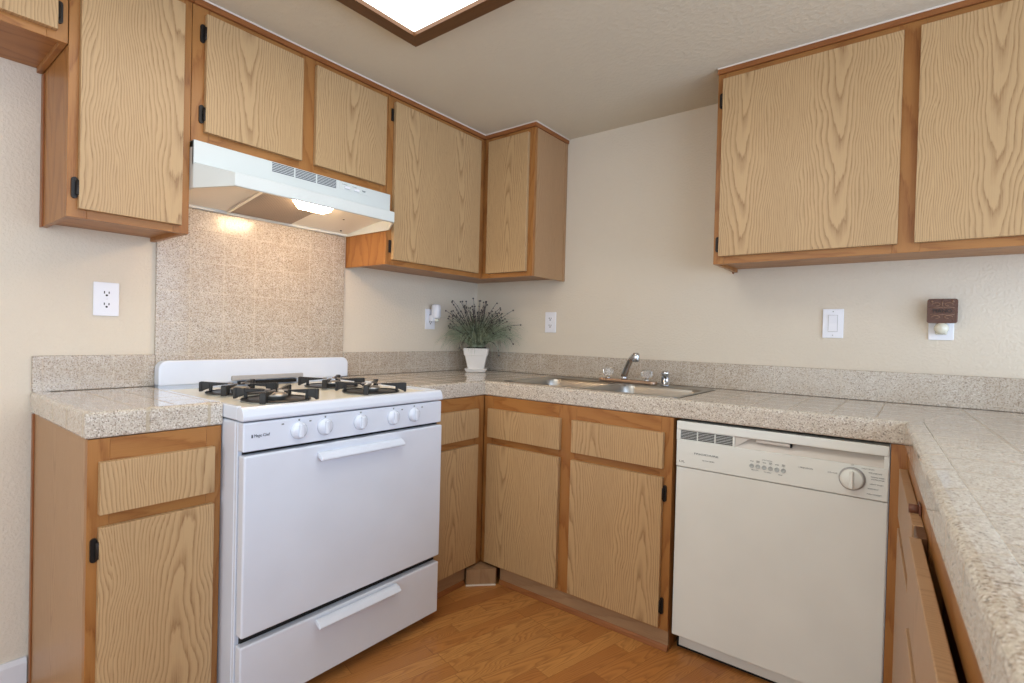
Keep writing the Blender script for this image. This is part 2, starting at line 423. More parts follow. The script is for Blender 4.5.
for n, ax, c0, a0, a1, q0, q1 in (('window_1', 'x', RX+.05, y0, y1, z0, z1), ('window_2', 'y', RY-.05, x0, x1, .55, 2.05)):
    b = W0()
    def bar(p0, p1, r0, r1):
        if ax == 'x': b.box(c0-.02, c0+.02, p0, p1, r0, r1)
        else: b.box(p0, p1, c0-.02, c0+.02, r0, r1)
    bar(a0, a0+.05, q0, q1); bar(a1-.05, a1, q0, q1); bar(a0, a1, q0, q0+.05); bar(a0, a1, q1-.05, q1); bar((a0+a1)/2-.025, (a0+a1)/2+.025, q0, q1)
    struct(n, b, PAINTW)
# baseboard where the fridge would stand
b = W0(); b.prism([(0.0, 0), (.014, 0), (.014, .07), (.008, .085), (0, .085)], 'y', RY, -2.078)
struct('baseboard_left', b, PAINTW)

# ------------------------------------------------------------------ cabinets
def door(par, c, name, s0, s1, z0, z1, d, hinges=(), side='l', th=.019, mt=None, label=None):
    b = B(c); b.box(s0, s1, d+.001, d+th, z0, z1, bev=.0006, grain='z')
    o = b.build(name, mt or OAKD, par, label)
    for hz in hinges:
        hs = s0-.0065 if side == 'l' else s1+.0065
        hb = B(c); hb.prism([(hs-.001+.0075*math.cos(q)*1.0, hz+(.022 if math.sin(q) > 0 else -.022)+.008*math.sin(q)) for q in [2*PI*(i_+.5)/16 for i_ in range(16)]], 'y', d+.0005, d+.006)
        hb.lathe((hs+(.006 if side == 'l' else -.006), d+.012, hz-.021), [(.0045, 0), (.0055, .002), (.0055, .040), (.0045, .042)], n=10)
        hb.build('hinge', HINGE, o)
    return o
def face(c, s0, s1, d, z0, z1, stiles, rails, th=.019):
    """Face frame: stiles = [(s0,s1)], rails = [(s0,s1,z0,z1)]."""
    b = B(c)
    for a, e in stiles: b.box(a, e, d-th, d, z0, z1, bev=.0008, grain='z')
    for a, e, q0, q1 in rails: b.box(a+.0002, e-.0002, d-th+.0003, d-.0003, q0, q1, bev=.0006, grain='x')
    return b
def toptrim(par, c, segs):
    """Strip of dark oak where the frame meets the ceiling, with its bead of caulk."""
    b = B(c); k = B(c)
    for (a0, a1, d0, d1) in segs:
        g = 'x' if (a1-a0) > (d1-d0) else 'y'
        b.box(a0, a1, d0, d1, H-.024, H-.001, bev=.001, grain=g)
        k.box(a0, a1, d1+.0002, d1+.0035, H-.006, H-.001, grain=g)
    b.build('top_trim', OAKT, par); k.build('caulk_bead', CAULK, par)

# tall wall cabinet left of the hood
ZU, ZT = 1.4328, H-.001; DU = .3015
def wallcab(name, label, s0, s1, z0, doors, stiles, rails, zsw=.026, panel=OAKF, group='oak wall cabinets'):
    e, c = thing(name, label, 'cabinet', 'L' if doors[0][-1] == 'L' else 'S', (s0+s1)/2, 0, z0, group)
    b = B(c)
    b.box(s0, s0+.014, .002, DU-.0195, z0, ZT, grain='z', bev=.0006); b.box(s1-.014, s1, .002, DU-.0195, z0, ZT, grain='z', bev=.0006)
    b.box(s0+.014, s1-.014, .002, DU-.0195, z0+.014, z0+.028, grain='x')
    b.box(s0+.014, s1-.014, .002, .010, z0+.028, ZT, grain='z')
    b.build('carcass', panel, e)
    face(c, s0, s1, DU, z0, ZT, stiles, rails).build('face_frame', OAKF, e)
    toptrim(e, c, [(s0, s1, DU, DU+.012)])
    for (a, q, y0, y1, hz, hs, _) in doors: door(e, c, 'door', a, q, y0, y1, DU, hz, hs)
    return e, c
s0, s1 = -2.0565, -1.7470
e, c = wallcab('wall_cabinet', 'tall narrow single-door oak wall cabinet immediately left of the range hood', s0, s1, ZU,
    [(-2.0327, -1.7732, 1.4565, 2.1577, (1.515, 2.08), 'l', 'L')],
    [(s0, s0+.045), (s1-.045, s1)], [(s0+.045, s1-.045, ZU, ZU+.045), (s0+.045, s1-.045, 2.13, ZT)])
b = B(c); b.box(s0-.0045, s0-.0005, .002, .03, ZU-.001, 1.905, grain='z'); b.build('scribe_strip', OAKT, e)
s0, s1 = -2.86, -2.0585
wallcab('wall_cabinet', 'short oak cabinet high up at the far left edge, over the empty fridge space', s0, s1, 1.909,
    [(-2.44, -2.083, 1.932, 2.1577, (1.985,), 'r', 'L'), (-2.835, -2.475, 1.932, 2.1577, (1.985,), 'l', 'L')],
    [(s0, s0+.045), (-2.485, -2.43), (s1-.045, s1)], [(s0+.045, -2.485, 1.909, 1.95), (-2.43, s1-.045, 1.909, 1.95), (s0+.045, -2.485, 2.13, ZT), (-2.43, s1-.045, 2.13, ZT)])
s0, s1 = -1.7455, -.9545
wallcab('wall_cabinet', 'short two-door oak wall cabinet directly above the white range hood', s0, s1, 1.7365,
    [(-1.7083, -1.3677, 1.7737, 2.1577, (1.832, 2.095), 'l', 'L'), (-1.3119, -.975, 1.7737, 2.1577, (), 'r', 'L')],
    [(s0, s0+.055), (-1.372, -1.308), (s1-.04, s1)],
    [(s0+.055, -1.372, 1.7365, 1.79), (-1.308, s1-.04, 1.7365, 1.79), (s0+.055, -1.372, 2.13, ZT), (-1.308, s1-.04, 2.13, ZT)])
s0, s1 = 1.5274, 2.755
e, c = wallcab('wall_cabinet', 'wide two-door oak wall cabinet at the right, above the light switch', s0, s1, ZU,
    [(1.5509, 2.1189, 1.4615, 2.1551, (1.51, 2.075), 'l', 'S'), (2.1631, 2.731, 1.4615, 2.1551, (1.51, 2.075), 'r', 'S')],
    [(s0, s0+.040), (2.105, 2.178), (s1-.04, s1)],
    [(s0+.04, 2.105, ZU, ZU+.045), (2.178, s1-.04, ZU, ZU+.045), (s0+.04, 2.105, 2.125, ZT), (2.178, s1-.04, 2.125, ZT)])
b = B(c); b.box(s0-.0035, s0-.0005, .002, .022, ZU-.006, ZT, grain='z'); b.build('scribe_strip', OAKT, e)
# corner wall cabinet: L-shaped, one door on each wall
e, c = thing('corner_wall_cabinet', 'L-shaped oak corner wall cabinet with two doors, above the potted plant', 'cabinet', 'W', .16, -.16, ZU, 'oak wall cabinets')
y0, xe = -.9530, .6374
b = B(c)
b.box(.002, DU-.0195, y0, y0+.014, ZU, ZT, grain='z', bev=.0006)
b.box(.002, DU-.019, y0+.014, -.002, ZU+.014, ZU+.028, grain='y')
b.box(DU-.019, xe-.0055, -DU+.0195, -.002, ZU+.014, ZU+.028, grain='x')
b.box(.002, .010, y0+.014, -.002, ZU+.028, ZT); b.box(.010, xe-.014, -.010, -.002, ZU+.028, ZT)
b.build('carcass', OAKF, e)
b = B(c); b.box(xe-.014, xe, -DU+.0195, -.002, ZU, ZT, grain='z', bev=.0006); b.box(xe-.001, xe+.003, -.022, -.002, ZU-.001, ZT, grain='z', m=None)
b.build('end_panel', OAKP, e, 'tan oak laminate end panel')
b = B(c)
b.box(DU-.019, DU, y0, y0+.045, ZU, ZT, bev=.0008); b.box(DU-.019, DU, -.37, -DU+.0002, ZU, ZT, bev=.0008)
for q0, q1 in ((ZU, ZU+.045), (2.13, ZT)): b.box(DU-.0187, DU-.0003, y0+.045, -.37, q0, q1, grain='y')
b.box(DU+.0002, .36, -DU, -DU+.019, ZU, ZT, bev=.0008); b.box(.585, xe, -DU, -DU+.019, ZU, ZT, bev=.0008)
for q0, q1 in ((ZU, ZU+.045), (2.13, ZT)): b.box(.36, .585, -DU+.0003, -DU+.0187, q0, q1, grain='x')
b.build('face_frame', OAKF, e)
b = B(c); b.box(DU, DU+.012, y0, -DU-.012, H-.024, H-.001, grain='y'); b.box(DU, xe+.010, -DU-.012, -DU, H-.024, H-.001, grain='x'); b.box(xe, xe+.010, -DU, -.002, H-.024, H-.001, grain='y')
b.build('top_trim', OAKT, e)
b = B(c); b.box(DU+.0122, DU+.0155, y0, -DU-.0155, H-.006, H-.001); b.box(DU+.0122, xe+.0135, -DU-.0155, -DU-.0122, H-.006, H-.001); b.box(xe+.0102, xe+.0135, -DU-.0122, -.002, H-.006, H-.001); b.build('caulk_bead', CAULK, e)
b = B(c); b.box(DU+.001, DU+.020, -.9242, -.3518, 1.4565, 2.1577, bev=.0012); d1 = b.build('door', OAKD, e)
for hz in (1.515, 2.10):
    hb = B(c); hb.box(DU+.0005, DU+.006, -.939, -.925, hz-.028, hz+.028, bev=.002); hb.build('hinge', HINGE, d1)
b = B(c); b.box(.3429, .6048, -DU-.020, -DU-.001, 1.4565, 2.1577, bev=.0012); b.build('door', OAKD, e)

# base cabinets
ZB = .849; DB = .5988
def basecab(name, label, side, s0, s1, fronts, stiles, rails, endpanel=None, c0=None, z0=.075):
    e, c = thing(name, label, 'cabinet', side, (s0+s1)/2, .3, 0, 'oak base cabinets')
    cs0 = s0 if c0 is None else c0
    b = B(c); b.box(cs0, cs0+.014, .014, DB-.0195, 0.001, ZB, grain='z'); b.box(s1-.014, s1, .014, DB-.0195, 0.001, ZB, grain='z')
    b.box(cs0+.014, s1-.014, .014, DB-.0195, .08, .094, grain='x'); b.box(cs0+.014, s1-.014, .014, .020, .094, ZB, grain='z')
    b.build('carcass', endpanel or OAKF, e)
    face(c, s0, s1, DB, z0, ZB, stiles, rails).build('face_frame', OAKF, e)
    for f in fronts:
        door(e, c, f[0], *f[1:5], DB, f[5], f[6])
    return e, c
s0, s1 = -2.0700, -1.7600
e, c = basecab('base_cabinet', 'oak base cabinet at the far left of the white stove, drawer over one door', 'L', s0, s1,
    [('drawer_front', -2.0486, -1.7838, .6628, .7929, (), 'l'), ('door', -2.0486, -1.7838, .0878, .6305, (.575, .15), 'l')],
    [(s0, s0+.045), (s1-.04, s1)], [(s0+.045, s1-.04, .79, ZB), (s0+.045, s1-.04, .62, .675), (s0+.045, s1-.04, .0751, .11)], endpanel=OAKP)
b = B(c); b.box(s0-.005, s0-.0005, .016, .036, .0, ZB, grain='z'); b.build('scribe_strip', OAKT, e)
b = B(c); b.box(s0, s1, .53, .545, .001, .0745, grain='x'); b.build('toe_board', OAKB, e)
s0, s1 = -.9930, -.6000
e, c = basecab('base_cabinet', 'narrow oak base cabinet between the stove and the inner corner', 'L', s0, s1,
    [('drawer_front', -.962, -.6558, .6628, .7929, (), 'l'), ('door', -.962, -.6558, .0878, .6305, (), 'l')],
    [(s0, s0+.045), (s1-.065, s1)], [(s0+.045, s1-.065, .78, ZB), (s0+.045, s1-.065, .62, .675), (s0+.045, s1-.065, .0751, .105)])
b = B(c); b.box(s0, -.700, DB-.018, DB-.006, .022, .0745, grain='x'); b.build('toe_board', OAKB, e)
b = B(c); b.prism([(DB-.014, .001), (DB+.002, .001), (DB-.001, .014), (DB-.005, .0215), (DB-.014, .0215)], 'x', s0, -.705, grain='x'); b.build('shoe_moulding', OAKT, e)
s0, s1 = .6005, 1.4975
e, c = basecab('sink_base_cabinet', 'double-door oak base cabinet under the sink with two false drawer fronts', 'S', s0, s1,
    [('drawer_front', .6357, 1.0253, .6628, .7929, (), 'l'), ('drawer_front', 1.0831, 1.4678, .6628, .7929, (), 'l'),
     ('door', .6357, 1.0253, .0878, .6305, (), 'l'), ('door', 1.0831, 1.4678, .0878, .6305, (.572, .163), 'r')],
    [(s0, s0+.055), (1.012, 1.096), (s1-.045, s1)],
    [(a, q, r0, r1) for a, q in ((s0+.055, 1.012), (1.096, s1-.045)) for r0, r1 in ((.78, ZB), (.62, .675), (.0751, .105))], c0=.016)
b = B(c); b.box(.712, s1, DB-.018, DB-.006, .022, .0745, grain='x'); b.build('toe_board', OAKB, e)
b = B(c); b.prism([(DB-.014, .001), (DB+.002, .001), (DB-.001, .014), (DB-.005, .0215), (DB-.014, .0215)], 'x', .712, s1, grain='x'); b.build('shoe_moulding', OAKT, e)
# diagonal toe block in the inner corner
b = B(Ctx('W', .65, -.65, 0)); b.prism([(.600, -.604), (.600, -.701), (.612, -.707), (.702, -.612), (.698, -.600), (.604, -.600)], 'z', .001, .073, grain='x')
o = b.build('corner_toe_block', OAKB); tag(o, 'pale diagonal wooden toe block in the inner corner at the floor', 'toe block')
b = B(Ctx('W', .65, -.65, 0)); b.prism([(.611, -.707), (.702, -.614), (.708, -.617), (.614, -.714)], 'z', .001, .006); b.build('caulk_bead', CAULK, o)

# peninsula cabinet
DPF = DP-.008   # face of its frame
e, c = thing('peninsula_base_cabinet', 'oak base cabinet under the right-hand worktop, its fronts seen almost edge-on', 'cabinet', 'P', 1.4, .3, 0, 'oak base cabinets')
b = B(c); b.box(.602, .616, .02, DPF-.0195, .001, ZB); b.box(2.24, 2.254, .02, DPF-.0195, .001, ZB)
b.box(.616, 2.24, .02, .034, .001, ZB); b.box(.616, 2.24, .034, DPF-.0195, .08, .094)
b.build('carcass', OAKF, e)
face(c, .602, 2.254, DPF, .075, ZB, [(.602, .668), (1.17, 1.30), (1.84, 1.90), (2.21, 2.254)],
     [(a, q, r0, r1) for a, q in ((.668, 1.17), (1.30, 1.84), (1.90, 2.21)) for r0, r1 in ((.78, ZB), (.62, .675), (.0751, .105))]).build('face_frame', OAKF, e)
for a, q, off in ((.655, 1.195, 0), (1.275, 1.865, .009), (1.885, 2.235, .009)):
    for nm, r0, r1 in (('drawer_front', .6628, .7929), ('door', .0878, .6305)):
        b = B(c); b.box(a, q, DPF+.001+off, DPF+.019+off, r0, r1, bev=.0012); b.build(nm, OAKP, e)
b = B(c); b.box(1.198, 1.272, DPF+.001, DPF+.016, .0878, .7929, bev=.001); b.build('centre_strip', DARKWOOD, e, 'dark brown strip between the fronts')
b = B(c); b.tube([(1.10, DPF+.001, .800), (1.10, DPF+.020, .800)], .009, 12); b.box(1.092, 1.108, DPF+.0, DPF+.012, .765, .792)
b.box(1.08, 1.122, DPF+.0005, DPF+.004, .770, .812, bev=.001)
b.build('catch', KNOBB, e, 'brown catch on top of the drawer front')
b = B(c); b.box(.602, 2.254, .53, .545, .001, .0745, grain='x'); b.build('toe_board', OAKB, e)
# filler strip beside the dishwasher
b = B(Ctx('W', 2.15, -.6, 0)); b.box(2.1315, 2.1690, -DB, -DB+.019, .001, ZB, grain='z', bev=.0006)
o = b.build('filler_strip', OAKF); tag(o, 'narrow orange-brown oak filler strip right of the white dishwasher', 'filler strip')

# ------------------------------------------------------------------ worktops
ZC = .914; DC = .602
PROF = [(-.045, .9135), (-.042, .9155), (-.030, .9165), (-.013, .9165), (-.006, .9150), (-.0015, .9110), (0, .905), (0, .856), (-.002, .852), (-.006, .8505), (-.045, .8505)]
def nosing(b, path, closed_ends=True, u0=0):
    """Sweep the rolled edge tile along a path of world xy points; the room is on the right-hand side."""
    P = [Vector(p) for p in path]; t = bmesh.new(); uvs = {}; rings = []
    L = 0
    for i, p in enumerate(P):
        d0 = (P[i]-P[i-1]).normalized() if i else (P[1]-P[0]).normalized()
        d1 = (P[i+1]-P[i]).normalized() if i < len(P)-1 else d0
        n0 = Vector((d0.y, -d0.x)); n1 = Vector((d1.y, -d1.x)); n = (n0+n1); n = n/(n.dot(n0)) if n.length > 1e-6 else n0
        if i: L += (P[i]-P[i-1]).length
        rings.append(([Vector((p.x+n.x*o, p.y+n.y*o, z)) for o, z in PROF], L))
    # separate faces with their own uvs
    vl = [[b.bm.verts.new(b.c.loc(v)) for v in r] for r, _ in rings]
    acc = [0]
    for j in range(1, len(PROF)): acc.append(acc[-1]+math.hypot(PROF[j][0]-PROF[j-1][0], PROF[j][1]-PROF[j-1][1]))
    for i in range(len(rings)-1):
        for j in range(len(PROF)-1):
            f = b.bm.faces.new([vl[i][j], vl[i+1][j], vl[i+1][j+1], vl[i][j+1]]); f.smooth = False
            for l, (q, w) in zip(f.loops, ((i, j), (i+1, j), (i+1, j+1), (i, j+1))):
                l[b.uv].uv = ((rings[q][1]+u0)/.15, acc[w]/.15+.06)
    for k, vv in ((0, vl[0]), (-1, vl[-1])):
        f = b.bm.faces.new(vv if k == 0 else vv[::-1])
        for l in f.loops: l[b.uv].uv = (.5, .5)
T = 1/.118
# left worktop
e, c = thing('tiled_worktop', 'small tiled granite worktop on the far left cabinet, left of the stove', 'worktop', 'W', .3, -1.92, .8505)
b = B(c); tl = 1/.0925
b.box(.001, DC-.043, -2.0765+.043, -1.7590, .8755, .914, grain='n', uvo=(-.557*tl, 1.958*tl), uvs=tl)
nosing(b, [(.001, -2.0765), (DC, -2.0765), (DC, -1.7590)], u0=.018)
b.build('top', GRANL, e)
b = B(c); b.box(.001, .013, -2.0745, -1.7430, .9150, 1.0285, grain='n', uvo=(1.958*tl, -.9395*tl+.01), uvs=tl, bev=.0015); b.build('backsplash', GRANW, e)
# main worktop
e, c = thing('tiled_worktop', 'long tiled granite worktop running from the stove past the sink and along the right', 'worktop', 'W', 1.4, -.3, .8505)
b = B(c)
SX0, SX1, SY0, SY1 = .655, 1.492, -.5565, -.085
E0 = EP+TP*(DC-.634)/1  # edge point level with the sink-run front
t_ = (-DC-EP.y)/TP.y; PC = EP+TP*t_
end = OP.y
PE = EP+TP*(2.27-.634); off = NP*-.68; PE2 = PE+off
nosing(b, [(DC, -.9925), (DC, -DC), (PC.x, PC.y), (PE.x, PE.y), (PE2.x, PE2.y)], u0=.07)
I = .043
# left run + corner
b.box(.001, DC-I, -.9925, -DC+I, .8755, .914, grain='n', uvo=(-.5575*T, .04*T), uvs=T)
hx0, hx1, hy0, hy1 = SX0+.012, SX1-.012, SY0+.012, SY1-.012
u_ = (-.5575*T, .5575*T)
for a0, a1, q0, q1 in ((.001, hx0, -DC+I, -.001), (hx1, PC.x+I*.98, -DC+I, -.001), (hx0, hx1, -DC+I, hy0), (hx0, hx1, hy1, -.001)):
    b.box(a0, a1, q0, q1, .8755, .914, grain='n', uvo=u_, uvs=T)
# peninsula slab (skewed a little, as it stands)
iP = NP*-I
A_ = PC+iP; A_.y = -DC+I; t2 = (-.001-A_.y)/TP.y
c1 = A_+TP*0; c2 = PE+iP-TP*I; c3 = PE2-TP*I; c4 = Vector((c3.x, -.001)); c5 = Vector((A_.x-.002, -.001))
t = bmesh.new(); lo = [t.verts.new((p.x, p.y, .8755)) for p in (c1, c2, c3, c4, c5)]; hi = [t.verts.new((p.x, p.y, .914)) for p in (c1, c2, c3, c4, c5)]
t.faces.new(hi); t.faces.new(lo[::-1])
for i in range(5): t.faces.new([lo[i], lo[(i+1) % 5], hi[(i+1) % 5], hi[i]][::-1])
bmesh.ops.recalc_face_normals(t, faces=t.faces)
n0 = len(b.bm.faces); b.add(t, 'n', (0, 0), T)
b.bm.faces.ensure_lookup_table()
for f in b.bm.faces[n0:]:
    if abs(f.normal.z) > .5 or True:
        for l in f.loops:
            wv = Vector((l.vert.co.x+c.o.x, l.vert.co.y+c.o.y)); q = wv-(PC+iP)
            l[b.uv].uv = (-q.dot(NP)*1/.137, q.dot(TP)/.137+.35)
b.build('top', GRAN, e)
b = B(c); b.box(.001, .013, -.9605, -.0135, .9150, 1.0285, grain='n', uvo=(.385*8.3, -.9395*8.3), uvs=8.3, bev=.0015)
b.box(.001, 2.96, -.013, -.001, .9150, 1.0285, grain='n', uvo=(-1.946*8.3, -.93*8.3), uvs=8.3, bev=.0015); b.build('backsplash', GRANW, e)
# tile panel behind the stove
b = B(Ctx('W', .005, -1.35, .86)); b.box(.001, .011, -1.7420, -.9620, .9170, 1.5790, grain='n', uvo=(1.632/.122, -1.030/.117), uvs=1/.120, bev=.001)
o = b.build('tile_splashback', GRANW)
# exact grid of the panel
me = o.data
for l in me.loops:
    v = me.vertices[l.vertex_index].co; me.uv_layers[0].data[l.index].uv = ((v.y-1.35+1.632)/.122, (v.z+.86-1.030)/.117)
tag(o, 'speckled tan tile splashback on the wall behind the stove, below the hood', 'splashback')

# ------------------------------------------------------------------ sink
def sdf_rr(x, y, cx, cy, hx, hy, r):
    qx, qy = abs(x-cx)-hx+r, abs(y-cy)-hy+r
    return math.hypot(max(qx, 0), max(qy, 0))+min(max(qx, qy), 0)-r
e, c = thing('kitchen_sink', 'stainless steel double-bowl sink set into the worktop under the faucet', 'sink', 'W', (SX0+SX1)/2, (SY0+SY1)/2, .9145)
nx, ny = 170, 104
bm = bmesh.new(); g = []
bowls = ((.872, -.352, .192, .186), (1.280, -.352, .188, .186))
def smooth(t): t = max(0, min(1, t)); return t*t*(3-2*t)
for j in range(ny+1):
    row = []
    for i in range(nx+1):
        x = SX0+(SX1-SX0)*i/nx; y = SY0+(SY1-SY0)*j/ny; z = .9165
        ed = -sdf_rr(x, y, (SX0+SX1)/2, (SY0+SY1)/2, (SX1-SX0)/2, (SY1-SY0)/2, .03)
        if ed < .012: z += .0025*math.sin(min(1, max(ed, 0)/.012)*PI)
        if ed < 0: z = .9150
        for cx, cy, hx, hy in bowls:
            dd = -sdf_rr(x, y, cx, cy, hx, hy, .06)
            if dd > -.004: z -= .165*smooth((dd+.004)/.045)+.004*smooth((dd-.02)/.12)
        row.append(bm.verts.new((x-c.o.x, y-c.o.y, z-c.o.z)))
    g.append(row)
for j in range(ny):
    for i in range(nx):
        xm = SX0+(SX1-SX0)*(i+.5)/nx; ym = SY0+(SY1-SY0)*(j+.5)/ny
        if sdf_rr(xm, ym, (SX0+SX1)/2, (SY0+SY1)/2, (SX1-SX0)/2, (SY1-SY0)/2, .03) > .001: continue
        f = bm.faces.new((g[j][i], g[j][i+1], g[j+1][i+1], g[j+1][i])); f.smooth = True
loose = [v for v in bm.verts if not v.link_faces]; bmesh.ops.delete(bm, geom=loose, context='VERTS')
me = bpy.data.meshes.new('basin'); bm.to_mesh(me); bm.free(); me.materials.append(STEEL)
o = bpy.data.objects.new('basin', me); COL.objects.link(o); o.parent = e
md = o.modifiers.new('thick', 'SOLIDIFY'); md.thickness = .0012; md.offset = -1
for cx, cy, *_ in bowls:
    b = B(c); b.lathe((cx, cy, .7475), [(.042, 0), (.042, .003), (.034, .003), (.030, -.004), (0.0, -.004)], m=CHROME); b.build('drain', CHROME, e)

# faucet
e, c = thing('kitchen_faucet', 'low chrome faucet with swivel spout and two clear knobs behind the sink', 'faucet', 'W', 1.10, -.115, .9175)
fx, fy, fz = 1.082, -.118, .9185
b = B(c); b.prism([(fx-.13+.02*math.cos(a), fy+.024*math.sin(a)) for a in [PI/2+PI*k/8 for k in range(9)]]+[(fx+.13+.02*math.cos(a), fy+.024*math.sin(a)) for a in [-PI/2+PI*k/8 for k in range(9)]], 'z', fz, fz+.013, bev=.003)
b.build('deck_plate', DECKREFL, e)
b = B(c)
b.lathe((fx-.015, fy, fz+.013), [(.017, 0), (.017, .012), (.013, .016), (.013, .03)], m=CHROME)
pts = []
for k in range(11):
    t = k/10; pts.append((fx-.015+.110*t, fy-.115*t, fz+.030+.098*math.sin(t*PI*.55)))
b.tube(pts, [.0165-.003*math.sin(k/10*PI) for k in range(11)], 14, m=CHROME)
b.build('spout', CHROME, e)
b = B(c); px, py, pz = pts[-1]; b.lathe((px+.004, py-.006, pz-.020), [(.014, 0), (.016, .003), (.0165, .032), (.012, .040), (0, .041)], m=CHROME); b.build('aerator', CHROME, e)
for sx in (-.10, .10):
    b = B(c); b.lathe((fx+sx, fy, fz+.013), [(.014, 0), (.014, .006), (.008, .008), (.008, .014)], m=CHROME); b.build('valve_collar', CHROME, e)
    b = B(c); b.lathe((fx+sx, fy, fz+.0275), [(.012, 0), (.024, .006), (.027, .016), (.025, .032), (.014, .038), (0, .038)], n=8, m=ACRY, smooth=False); b.build('knob', ACRY, e, 'clear faceted acrylic knob')
e, c = thing('air_gap_cap', 'small upright chrome air gap cap at the right rear corner of the sink', 'air gap', 'W', 1.272, -.118, .9175)
b = B(c); b.lathe((1.272, -.118, .9185), [(.021, 0), (.021, .004), (.0175, .006), (.0175, .050), (.0185, .051), (.0185, .060), (.014, .067), (0, .069)], m=CHROME)
for k in (-1, 1): b.box(1.272+k*.009-.002, 1.272+k*.009+.002, -.1365, -.1345, .930, .955, m=SLOT)
b.build('cap', None, e)

# ------------------------------------------------------------------ stove
S0, S1 = -1.7562, -.9955
e, c = thing('gas_stove', 'white freestanding four-burner gas stove between the two left worktops', 'stove', 'L', (S0+S1)/2, .36, 0)
b = B(c); b.box(S0, S1, .03, .676, .02, .868, bev=.003); b.box(S0+.001, S1-.001, .676, .688, .03, .868, bev=.002)
for s in (S0+.05, S1-.05):
    for d in (.1, .6): b.lathe((s, d, 0), [(.018, 0.0005), (.018, .02)], n=12)
b.build('body', WHITE, e)
b = B(c); b.box(S0+.014, S1-.004, .660, .700, .046, .868); b.build('inner_gap', BLACK, e)
# cooktop: raised pan with rounded front lip
b = B(c)
b.box(S0+.014, S1-.014, .03, .690, .872, .9010)
b.build('cooktop', COOK, e)
lip = [(.684, .872), (.722, .872), (.726, .876), (.726, .886), (.720, .903), (.714, .909), (.704, .911), (.692, .909), (.684, .902)]
b = B(c); b.prism(lip, 'x', S0-.001, S1+.001, bev=.0012, seg=1); b.build('cooktop_lip', WHITE, e)
for s0_, s1_ in ((S0-.001, S0+.014), (S1-.014, S1+.001)):
    b = B(c); b.box(s0_, s1_, .05, .6835, .872, .911, bev=.003, seg=2); b.build('cooktop_edge', WHITE, e)
# backguard with rounded shoulders
S1_ = S1; S1 = S1+.034; pl = [(S0+.010, .9175), (S1-.006, .9175), (S1-.006, .965)]
for k in range(7): a = PI/2*k/6; pl.append((S1-.006-.030+.030*math.cos(a), .978+.030*math.sin(a)))
for k in range(7): a = PI/2*k/6; pl.append((S0+.010+.030-.030*math.sin(a), .978+.030*math.cos(a)))
pl.append((S0+.010, .965))
b = B(c); b.prism(pl, 'y', .0145, .062, bev=.005, seg=2, smooth=False); bg = b.build('backguard', WHITE, e)
S1 = S1_
b = B(c); b.box(S0+.012, S1-.002, .016, .050, .90, .9170); b.build('backguard_foot', WHITE, bg)
b = B(c); b.box(-1.50, -1.20, .0625, .074, .924, .944, bev=.004, seg=2); b.build('vent_recess_shade', KGREY, bg)  # grey strip standing in for the shading of the recessed vent
b = B(c); b.box(-1.475, -1.235, .0625, .080, .9085, .9215); b.build('vent_slot', BLACK, bg)
# control panel
b = B(c); b.box(S0+.001, S1-.001, .690, .722, .786, .868, bev=.004, seg=2); cp = b.build('control_panel', WHITE, e)
for i, s in enumerate((-1.591, -1.503, -1.371, -1.233, -1.137)):
    b = B(c); b.lathe((s, .7222, .829), [(.0265, 0), (.0265, .004), (.021, .010), (.019, .012), (0.0, .012)], axis='y', n=32)
    b.box(s-.0075, s+.0075, .732, .744, .829-.021, .829+.021, bev=.004, seg=2); k = b.build('knob', WHITE, e)
    b = B(c); b.box(s+.020, s+.0225, .7265, .7275, .826, .835); b.build('pointer_mark', INKG, k)
    b = B(c); b.box(s-.002, s+.003, .7222, .7228, .8575, .8625); b.build('dial_mark', INKG, cp)
    if i in (0, 1): b = B(c); b.box(s-.054, s-.047, .7222, .7227, .851, .855); b.build('burner_mark', INKG, cp)
    if i in (3, 4): b = B(c); b.box(s+.036, s+.043, .7222, .7227, .851, .855); b.build('burner_mark', INKG, cp)
b = B(c); b.text('Magic Chef', -1.703, .829, .7226, .012, w=.045); b.box(-1.7325, -1.7285, .7222, .7227, .824, .833); b.build('lettering', INKD, cp)
# oven door
b = B(c); b.box(S0+.002, S1-.002, .694, .729, .266, .776, bev=.005, seg=2); od = b.build('oven_door', WHITE, e)
def handle(par, s0, s1, z):
    b = B(c)
    pr = [(.7295, z-.003), (.744, z-.012), (.754, z-.016), (.759, z-.013), (.759, z-.008), (.748, z+.004), (.738, z+.008), (.7295, z+.009)]
    b.prism(pr, 'x', s0, s1, bev=.002, seg=2); return b.build('handle', WHITE, par)
handle(od, -1.532, -1.205, .745)
b = B(c); b.box(S0+.002, S1-.002, .694, .726, .044, .240, bev=.004, seg=2); dr = b.build('storage_drawer', WHITE, e)
handle(dr, -1.528, -1.208, .222)
